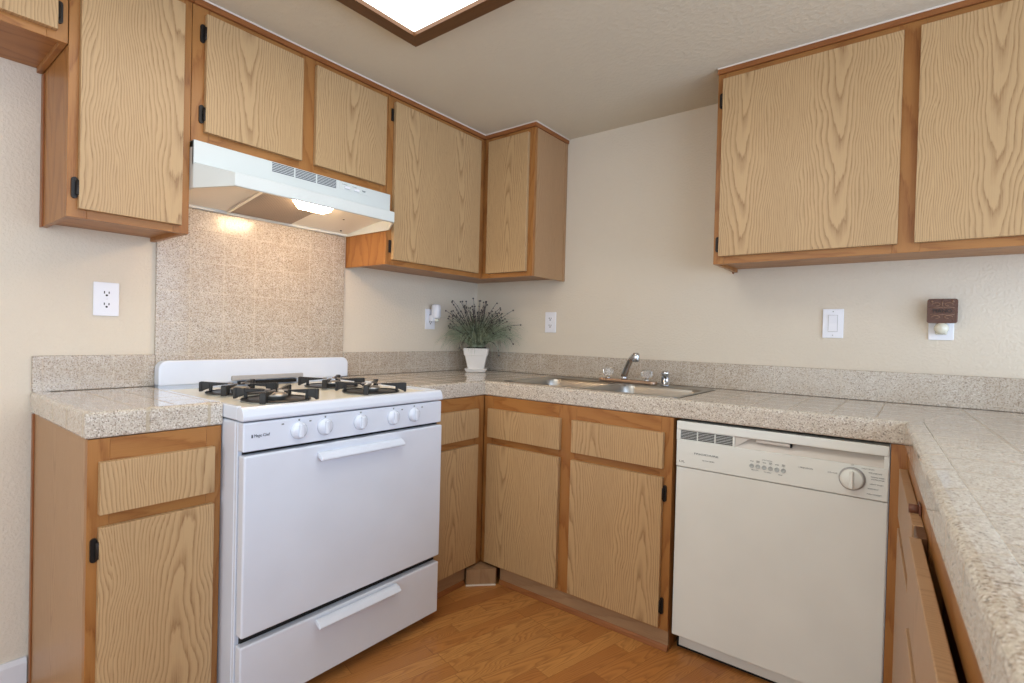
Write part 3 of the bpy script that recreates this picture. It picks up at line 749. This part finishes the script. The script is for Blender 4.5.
# burners and loose grates
BX = (.292, .552); BY = (-1.572, -1.202)
GL = {(1, 0): 'black cast grate on the front left burner of the white stove', (1, 1): 'black cast grate on the front right burner of the white stove',
      (0, 0): 'black cast grate on the rear left burner, by the backguard', (0, 1): 'black cast grate on the rear right burner, by the backguard'}
for i, bx in enumerate(BX):
    for j, by in enumerate(BY):
        b = B(c)
        b.lathe((by, bx, .9012), [(.098, 0), (.098, .0035), (.088, .0045), (.070, .0025), (.045, .0015), (0, .0015)], n=36)
        bo = b.build('drip_bowl', COOK, e)
        b = B(c); b.lathe((by, bx, .9020), [(.024, 0), (.026, .010), (.034, .013), (.034, .019), (.028, .023), (0, .024)], n=24)
        b.build('burner_head', ALU, bo)
        ge, gc = thing('burner_grate', GL[(i, j)], 'grate', 'L', by, bx, .9055, 'burner grates')
        b = B(gc); zr = .9058; zt = .941
        b.lathe((by, bx, zr), [(.102, 0), (.105, 0), (.105, .0025), (.102, .0025), (.102, 0)], n=36)
        for k in range(4):
            a = PI/4+k*PI/2; ca, sa = math.cos(a), math.sin(a)
            def q(r, w, z): return (by+ca*r-sa*w, bx+sa*r+ca*w, z)
            for (r0, r1, zb0, zb1, z_t0, z_t1, w) in ((.096, .128, .918, .9065, zt-.002, zt, .006), (.122, .131, .9060, .9060, zt, zt-.002, .009), (.036, .096, .932, .925, zt-.005, zt-.002, .0055), (.090, .100, .9060, .9060, .928, .928, .0045)):
                b.hexa([q(r0, -w, zb0), q(r1, -w, zb1), q(r1, w, zb1), q(r0, w, zb0), q(r0, -w, z_t0), q(r1, -w, z_t1), q(r1, w, z_t1), q(r0, w, z_t0)], bev=.0012)
        b.build('grate_frame', IRON, ge)
        for k in range(4):
            b = B(gc)
            a = PI/4+k*PI/2; ca, sa = math.cos(a), math.sin(a)
            def q(r, w, z): return (by+ca*r-sa*w, bx+sa*r+ca*w, z)
            b.hexa([q(.020, -.003, .933), q(.0355, -.006, .932), q(.0355, .006, .932), q(.020, .003, .933), q(.020, -.003, .938), q(.0355, -.006, .938), q(.0355, .006, .938), q(.020, .003, .938)], bev=.0006)
            b.build('finger_tip', TIP, ge, 'worn grey grate finger tip')

# ------------------------------------------------------------------ range hood
h0, h1 = -1.7464, -.9560
e, c = thing('range_hood', 'white under-cabinet range hood with lit lamp above the stove', 'range hood', 'L', -1.35, .2, 1.58)
XF, XL, ZH0, ZH1 = .330, .475, 1.580, 1.7355
l0, l1 = -1.682, -1.048
b = B(c)
b.box(h0, h1, XF-.012, XF, 1.655, ZH1, bev=.001)                                  # upright fascia
b.box(h0, h1, .014, XF-.012, 1.715, ZH1-.001)                                      # top
b.hexa([(h0, XF-.012, 1.655), (h1, XF-.012, 1.655), (l1, XL, 1.612), (l0, XL, 1.612), (h0, XF-.004, 1.664), (h1, XF-.004, 1.664), (l1, XL, 1.622), (l0, XL, 1.622)])  # sloped shelf
b.box(l0, l1, XL-.010, XL+.002, ZH0, 1.623, bev=.002)                               # front lip
for hs, ls, w in ((h0, l0, .006), (h1, l1, -.006)):
    b.hexa([(hs, XF, ZH0), (ls, XL-.002, ZH0), (ls+w, XL-.006, ZH0), (hs+w, XF, ZH0), (hs, XF, 1.660), (ls, XL-.002, 1.620), (ls+w, XL-.006, 1.620), (hs+w, XF, 1.660)])
    b.box(min(hs, hs+w), max(hs, hs+w), .014, XF-.0005, ZH0, ZH1-.0005)
b.box(h0, h1, .014, .022, ZH0, 1.72)
b.build('shell', WHITE2, e)
b = B(c)
b.hexa([(h0+.007, .023, 1.590), (h1-.007, .023, 1.590), (h1-.007, XF-.006, 1.632), (h0+.007, XF-.006, 1.632), (h0+.007, .023, 1.596), (h1-.007, .023, 1.596), (h1-.007, XF-.006, 1.638), (h0+.007, XF-.006, 1.638)])
b.hexa([(h0+.010, XF-.006, 1.632), (h1-.010, XF-.006, 1.632), (l1-.008, XL-.013, 1.606), (l0+.008, XL-.013, 1.606), (h0+.010, XF-.006, 1.638), (h1-.010, XF-.006, 1.638), (l1-.008, XL-.013, 1.610), (l0+.008, XL-.013, 1.610)])
b.build('inner_pan', HINT, e)
b = B(c); f0, f1 = -1.505, -1.255
b.hexa([(f0, .045, 1.584), (f1, .045, 1.584), (f1, .320, 1.6255), (f0, .320, 1.6255), (f0, .045, 1.589), (f1, .045, 1.589), (f1, .320, 1.6305), (f0, .320, 1.6305)])
fl = b.build('filter', FILT, e, 'grey aluminium mesh filter')
b = B(c)
b.hexa([(f0-.012, .040, 1.582), (f0-.0005, .040, 1.582), (f0-.0005, .325, 1.625), (f0-.012, .325, 1.625), (f0-.012, .040, 1.589), (f0-.0005, .040, 1.589), (f0-.0005, .325, 1.632), (f0-.012, .325, 1.632)])
b.build('filter_rim', HINT, fl)
b = B(c); b.hexa([(-1.377, .315, 1.589), (-1.274, .315, 1.589), (-1.274, .372, 1.589), (-1.377, .372, 1.589), (-1.394, .295, 1.624), (-1.257, .295, 1.624), (-1.257, .385, 1.624), (-1.394, .385, 1.624)], bev=.003)
b.build('lamp_lens', LENS, e, 'glowing white lamp lens')
b = B(c)
for g_ in range(3):
    a0 = -1.488+g_*.0895
    for k in range(6): z = 1.7005+k*.0058; b.box(a0, a0+.083, XF, XF+.0008, z, z+.003)
b.build('vent_grille', INKD, e)
b = B(c); b.box(-1.212, -1.073, XF, XF+.0012, 1.703, 1.7325, bev=.0005); pn = b.build('switch_plate', WHITE2, e)
b = B(c)
for a0 in (-1.190, -1.145): b = B(c); b.box(a0, a0+.026, XF+.0013, XF+.006, 1.708, 1.718, bev=.001); b.build('switch', PLATE, pn)
b = B(c); b.text('VENT', -1.095, 1.7165, XF+.0018, .009, w=.018); b.box(-1.20, -1.176, XF+.0013, XF+.0016, 1.7235, 1.7250); b.box(-1.152, -1.13, XF+.0013, XF+.0016, 1.7235, 1.7250); b.build('lettering', INKG, pn)
for s_, d_ in ((-1.10, .20), (-1.02, .06)): b = B(c); b.lathe((s_, d_, 1.588+.15*(d_-.02)), [(.004, -.002), (.004, .004)], n=10); b.build('screw', SLOT, e)

# ------------------------------------------------------------------ ceiling light
e, c = thing('ceiling_light', 'large wood-framed fluorescent ceiling light glowing white', 'ceiling light', 'W', 1.32, -1.72, H-.004)
X0, X1, Y1, Y0 = .7236, 1.93, -1.1695, -2.25; fw = .066; zb = 2.150
b = B(c)
def mitre(p, q, inn_p, inn_q, g):
    b.hexa([(p[0], p[1], zb+.012), (q[0], q[1], zb+.012), (inn_q[0], inn_q[1], zb), (inn_p[0], inn_p[1], zb), (p[0], p[1], H-.002), (q[0], q[1], H-.002), (inn_q[0], inn_q[1], H-.002), (inn_p[0], inn_p[1], H-.002)], grain=g)
o_ = [(X0, Y0), (X1, Y0), (X1, Y1), (X0, Y1)]; i_ = [(X0+fw, Y0+fw), (X1-fw, Y0+fw), (X1-fw, Y1-fw), (X0+fw, Y1-fw)]
for k in range(4): mitre(o_[k], o_[(k+1) % 4], i_[k], i_[(k+1) % 4], 'xyxy'[k])
b.build('frame', DARKWOOD, e)
b = B(c); b.box(X0+fw+.001, X1-fw-.001, Y0+fw+.001, Y1-fw-.001, 2.163, 2.168); b.build('diffuser', DIFF, e)

# ------------------------------------------------------------------ dishwasher
D0, D1 = 1.5085, 2.1280; DF = .592
e, c = thing('dishwasher', 'white built-in dishwasher with control dial under the worktop, right of the sink cabinet', 'dishwasher', 'S', (D0+D1)/2, .3, 0)
b = B(c); b.box(D0+.004, D1-.004, .03, .545, .03, .838); b.build('tub', BLACK, e)
b = B(c); b.box(D0, D1, .546, DF-.004, .0685, .676, bev=.003, seg=2); b.build('door', DWW, e)
b = B(c)   # control panel with a recessed grip
b.box(D0, D1, .546, DF, .6785, .774, bev=.002); b.box(D0, D1, .546, DF+.003, .810, .8405, bev=.003, seg=2)
b.box(D0, D0+.014, .546, DF, .774, .810); b.box(D1-.012, D1, .546, DF, .774, .810); b.box(1.700, 1.706, .546, DF, .774, .810)
cp = b.build('control_panel', DWP, e)
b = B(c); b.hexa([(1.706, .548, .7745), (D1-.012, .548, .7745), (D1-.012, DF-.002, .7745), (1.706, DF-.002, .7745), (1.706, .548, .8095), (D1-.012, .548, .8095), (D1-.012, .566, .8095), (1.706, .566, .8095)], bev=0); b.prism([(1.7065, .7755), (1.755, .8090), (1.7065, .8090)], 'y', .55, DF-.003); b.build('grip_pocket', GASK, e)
b = B(c); b.box(1.772, 1.872, .580, .590, .7985, .8085, bev=.0015); lt = b.build('latch', GASK, e); b = B(c); b.box(1.8725, 1.8765, .575, .5905, .7965, .8090); b.build('latch_end', BLACK, lt)
b = B(c); b.box(D0+.0145, 1.6995, .56, DF-.004, .7745, .8095); vg = b.build('vent_grille', DWP, e)
b = B(c)
for g_ in range(3):
    a0 = 1.5235+g_*.0600
    for k in range(6): z = .7775+k*.0053; b.box(a0, a0+.055, DF-.0045, DF-.0025, z, z+.0030)
b.build('slot', SLOT, vg)
b = B(c); kx, kz = 2.040, .732
b.lathe((kx, DF, kz), [(.034, 0), (.034, .006), (.030, .009), (0, .009)], axis='y', n=36, m=KGREY)
b.lathe((kx, DF+.006, kz), [(.0295, 0), (.0295, .010), (.026, .013), (0, .013)], axis='y', n=36, m=DWP)
b.box(kx-.005, kx+.005, DF+.018, DF+.030, kz-.026, kz+.026, bev=.002, m=DWP)
b.build('dial', None, e, 'round cycle dial with grey skirt')
for k in range(6): b = B(c); b.lathe((1.762+k*.0188, DF+.0002, .7215), [(.0072, 0), (.0072, .0022), (.0055, .0026), (.0048, .0012), (0, .0012)], axis='y', n=20); b.build('button', BUTT, e)
b = B(c)
b.text('FRIGIDAIRE', 1.6135, .7315, DF+.0006, .0085, w=.082)
b.text('ULTRA QUIET', 1.622, .7115, DF+.0006, .0045, w=.042); b.text('UL', 1.530, .697, DF+.0006, .010, w=.020)
for k in range(6): b.text('\n'.join(('RINSE', 'ONLY')[:1+k % 2]), 1.762+k*.0188, .737, DF+.0006, .0040, w=.010)
b.text('HEAT DRY', 1.772, .7085, DF+.0006, .0045, w=.022); b.text('WASH', 1.810, .7075, DF+.0006, .0045, w=.022); b.text('START', 1.848, .706, DF+.0006, .0045, w=.012)
b.text('OPTIONS', 1.808, .7455, DF+.0006, .0035, w=.030)
b.text('\u2022 PRECISION', 1.918, .741, DF+.0006, .0060, w=.040)
for body, x, z, w_ in (('DRYING', 1.990, .740, .024), ('HEAVY WASH', 2.078, .766, .030), ('POTS AND PANS', 2.096, .756, .032), ('NORMAL WASH', 2.102, .745, .032), ('WATER SAVER', 2.102, .738, .032), ('LIGHT WASH', 2.100, .724, .032), ('RINSE ONLY', 2.092, .710, .026), ('TURN TO SELECT', 2.095, .694, .036), ('OFF', 2.040, .772, .007)):
    b.text(body, x, z, DF+.0006, .0046, w=w_)
b.build('lettering', INKG, cp)
b = B(c); b.box(D0+.012, D1-.005, .535, .5455, .014, .0665, bev=.001); b.build('kick_plate', DWW, e)
b = B(c); b.box(D0+.002, D1-.002, .50, .534, .001, .066); b.build('toe_recess', BLACK, e)

# ------------------------------------------------------------------ outlets, switch, plug-ins
def duplex(label, side, s, z, name='wall_outlet'):
    e, c = thing(name, label, 'outlet', side, s, 0, z-.057, 'white duplex outlets')
    b = B(c); b.box(s-.036, s+.036, .0008, .0065, z-.057, z+.057, bev=.0022, seg=2); b.build('cover_plate', PLATE, e)
    for k in (-1, 1):
        zc = z+k*.0195
        pl = [(s+.0165*math.cos(a), zc+max(-.0125, min(.0125, .0165*math.sin(a)))) for a in [2*PI*i/28 for i in range(28)]]
        b = B(c); b.prism(pl, 'y', .0066, .0082, m=PLATE); r = b.build('receptacle', PLATE, e)
        b = B(c); b.box(s-.0080, s-.0050, .0083, .0086, zc-.001, zc+.0075); b.build('slot', SLOT, r)
        b = B(c); b.box(s+.0050, s+.0080, .0083, .0086, zc-.001, zc+.0065); b.build('slot', SLOT, r)
        b = B(c); b.lathe((s, .0083, zc-.0065), [(.0034, 0), (.0034, .0004)], axis='y', n=12); b.build('ground_hole', SLOT, r)
    b = B(c); b.lathe((s, .0066, z), [(.003, 0), (.0025, .0012), (0, .0014)], axis='y', n=12); b.build('screw', PLATE, e)
    return e, c
duplex('white duplex outlet on the bare wall above the small left worktop', 'L', -1.887, 1.2185)
duplex('white duplex outlet on the left wall with an air freshener plugged in, beside the plant', 'L', -.3975, 1.2095)
duplex('empty white duplex outlet on the back wall between the plant and the faucet', 'S', .5565, 1.2075)
duplex('white duplex outlet holding the brown night light, right of the light switch', 'S', 2.2445, 1.209)
e, c = thing('light_switch', 'white rocker light switch on the back wall under the right wall cabinet', 'switch', 'S', 1.910, 0, 1.152)
b = B(c); b.box(1.874, 1.946, .0008, .0065, 1.152, 1.268, bev=.0022, seg=2); b.build('cover_plate', PLATE, e)
b = B(c); b.box(1.8935, 1.9265, .0066, .0072, 1.1765, 1.2435); b.build('switch_gap', KGREY, e)
b = B(c); b.prism([(.0073, 1.178), (.0095, 1.178), (.0075, 1.21), (.012, 1.242), (.0073, 1.242)], 'x', 1.895, 1.925); b.build('rocker', PLATE, e)
for z in (1.163, 1.257): b = B(c); b.lathe((1.910, .0066, z), [(.0024, 0), (.002, .001), (0, .0012)], axis='y', n=10); b.build('screw', KGREY, e)
# air freshener
e, c = thing('plug_in_air_freshener', 'white plug-in air freshener in the outlet left of the potted plant', 'air freshener', 'L', -.385, .009, 1.19)
b = B(c); b.box(-.412, -.376, .0092, .040, 1.196, 1.232, bev=.006, seg=2); b.build('plug_body', PLATE, e)
b = B(c); b.lathe((-.386, .040, 1.212), [(.014, 0), (.022, .004), (.026, .012), (.026, .068), (.023, .078), (.014, .082), (0, .082)], n=20); b.build('housing', PLATE, e)
b = B(c); b.lathe((-.381, .040, 1.196), [(.010, 0), (.012, .002), (.012, .014), (.007, .016)], n=16, m=LAMPG); b.build('scent_bottle', LAMPG, e)
# night light
e, c = thing('night_light', 'brown embossed square night light plugged in at the right end of the back wall', 'night light', 'S', 2.247, .009, 1.17)
b = B(c); b.box(2.228, 2.262, .0092, .028, 1.172, 1.212, bev=.004, seg=2); b.lathe((2.245, .028, 1.194), [(.021, 0), (.020, .008), (.013, .015), (0, .018)], axis='y', n=22); b.build('bulb_cover', LAMPG, e, 'pale clear bulb cover')
b = B(c); P0, P1, Q0, Q1 = 2.203, 2.288, 1.212, 1.2985
pl = []
for k, (cx, cz) in enumerate(((P1-.008, Q1-.008), (P0+.008, Q1-.008), (P0+.008, Q0+.008), (P1-.008, Q0+.008))):
    for q in range(5): a = k*PI/2+q*PI/8; pl.append((cx+.008*math.cos(a), cz+.008*math.sin(a)))
b.prism(pl, 'y', .034, .040, bev=.0015); b.box(2.232, 2.258, .0285, .0338, 1.205, 1.235); pq = b.build('plaque', PLAQ, e, 'brown carved plaque')
b = B(c); b.text('PIANO', 2.2455, 1.2545, .0412, .018, w=.052, ext=.0008); b.build('lettering', BLACK if False else SLOT, pq)
b = B(c)
for cx in (2.2165, 2.2745):
    b.lathe((cx, .0402, 1.289), [(.0035, 0), (.003, .0015), (0, .002)], axis='y', n=10)
for sgn in (-1, 1):
    for z, r in ((1.278, .010), (1.233, .009)):
        pts = [(2.2455+sgn*(.016+.0135*math.cos(t/8*PI*1.6)*(1-t/16)), .0408, z+r*.8*math.sin(t/8*PI*1.6)*(1-t/16)) for t in range(9)]
        b.tube(pts, .0012, 6)
b.tube([(2.212, .0408, 1.2665), (2.23, .0408, 1.2695), (2.2455, .0408, 1.2665), (2.261, .0408, 1.2695), (2.279, .0408, 1.2665)], .0010, 6)
b.tube([(2.212, .0408, 1.2430), (2.23, .0408, 1.2400), (2.2455, .0408, 1.2430), (2.261, .0408, 1.2400), (2.279, .0408, 1.2430)], .0010, 6)
b.tube([(2.2455, .0408, 1.272), (2.2455, .0408, 1.291)], .0014, 6)
b.build('scroll_relief', PLAQL, pq)

# ------------------------------------------------------------------ potted plant
cx, cy, z0 = .170, -.184, .9150
e, c = thing('potted_plant', 'wispy grey-green grass plant with dark buds in a square white pot in the corner', 'plant', 'W', cx, cy, z0)
def sq(r, z, ang=.66):
    return [(cx+math.cos(ang+PI/4+k*PI/2)*r*1.414, cy+math.sin(ang+PI/4+k*PI/2)*r*1.414, z) for k in range(4)]
b = B(c)
b.hexa(sq(.044, z0+.012)+sq(.061, z0+.096), bev=.002); b.hexa(sq(.065, z0+.094)+sq(.071, z0+.136), bev=.002)
b.build('pot', POT, e)
b = B(c); b.hexa(sq(.052, z0)+sq(.064, z0+.020), bev=.002); b.build('saucer', POT, e)
b = B(c); b.hexa(sq(.056, z0+.1365)+sq(.050, z0+.142)); b.build('soil', SOIL, e)
rng = random.Random(11)
def curve3(p, az, lean, L, droop, n=7):
    pts = [Vector(p)]; th = lean
    for k in range(n):
        th += droop/n*(.5+1.0*k/n)
        d = Vector((math.cos(az)*math.sin(th), math.sin(az)*math.sin(th), math.cos(th)))
        pts.append(pts[-1]+d*L/n)
    return pts
def inroom(pts):
    for p in pts: p.x = max(p.x, .018+rng.uniform(0, .006)); p.y = min(p.y, -.018-rng.uniform(0, .006))
    return all(p.z > .922 and not (p.x < .09 and p.y < -.325) for p in pts)
bm = bmesh.new(); cnt = 0; tries = 0
while cnt < 1050 and tries < 9000:
    tries += 1
    az = rng.uniform(0, 2*PI); r0 = rng.uniform(0, .036)
    p = (cx+math.cos(az)*r0, cy+math.sin(az)*r0, z0+.137)
    kind = rng.random()
    if kind < .74: pts = curve3(p, az, rng.uniform(.15, .75), rng.uniform(.20, .33), rng.uniform(1.2, 2.5))
    else: pts = curve3(p, az, rng.uniform(.02, .65), rng.uniform(.14, .26), rng.uniform(.2, 1.0))
    if not inroom(pts): continue
    cnt += 1
    w = rng.uniform(.0011, .0024); side = Vector((-math.sin(az), math.cos(az), rng.uniform(-.4, .4))).normalized()
    prev = None
    for k, q in enumerate(pts):
        ww = w*(1-.8*k/(len(pts)-1)); rel = q-Vector((cx, cy, z0))
        up_ = Vector((0, 0, ww*.6))
        cur = [bm.verts.new(rel+side*ww), bm.verts.new(rel-side*ww), bm.verts.new(rel+up_)]
        if prev:
            for a_, b_ in ((0, 1), (1, 2), (2, 0)): bm.faces.new((prev[a_], prev[b_], cur[b_], cur[a_])).smooth = True
        prev = cur
me = bpy.data.meshes.new('foliage'); bm.to_mesh(me); bm.free(); me.materials.append(LEAF)
o = bpy.data.objects.new('foliage', me); COL.objects.link(o); o.parent = e
b = B(c); n = 0; tries = 0
while n < 84 and tries < 3000:
    tries += 1
    az = rng.uniform(0, 2*PI); r0 = rng.uniform(0, .03)
    pts = curve3((cx+math.cos(az)*r0, cy+math.sin(az)*r0, z0+.138), az, rng.uniform(.05, .75), rng.uniform(.21, .32), rng.uniform(.0, .9) if n % 14 else 2.4, 8)
    if not inroom(pts) or max(p.z for p in pts) > 1.34: continue
    n += 1
    b.tube(pts, [.0019-.0008*k/8 for k in range(9)], 5)
    for k in (5, 6, 7, 8):
        q = pts[k]; r = .0035 if k < 8 else .0052
        b.lathe((q.x+rng.uniform(-.003, .003), q.y+rng.uniform(-.003, .003), q.z-r), [(0, 0), (r*.8, r*.4), (r, r), (r*.7, r*1.6), (0, r*2)], n=6)
b.build('flower_stems', STEM, e, 'dark budded flower stems')
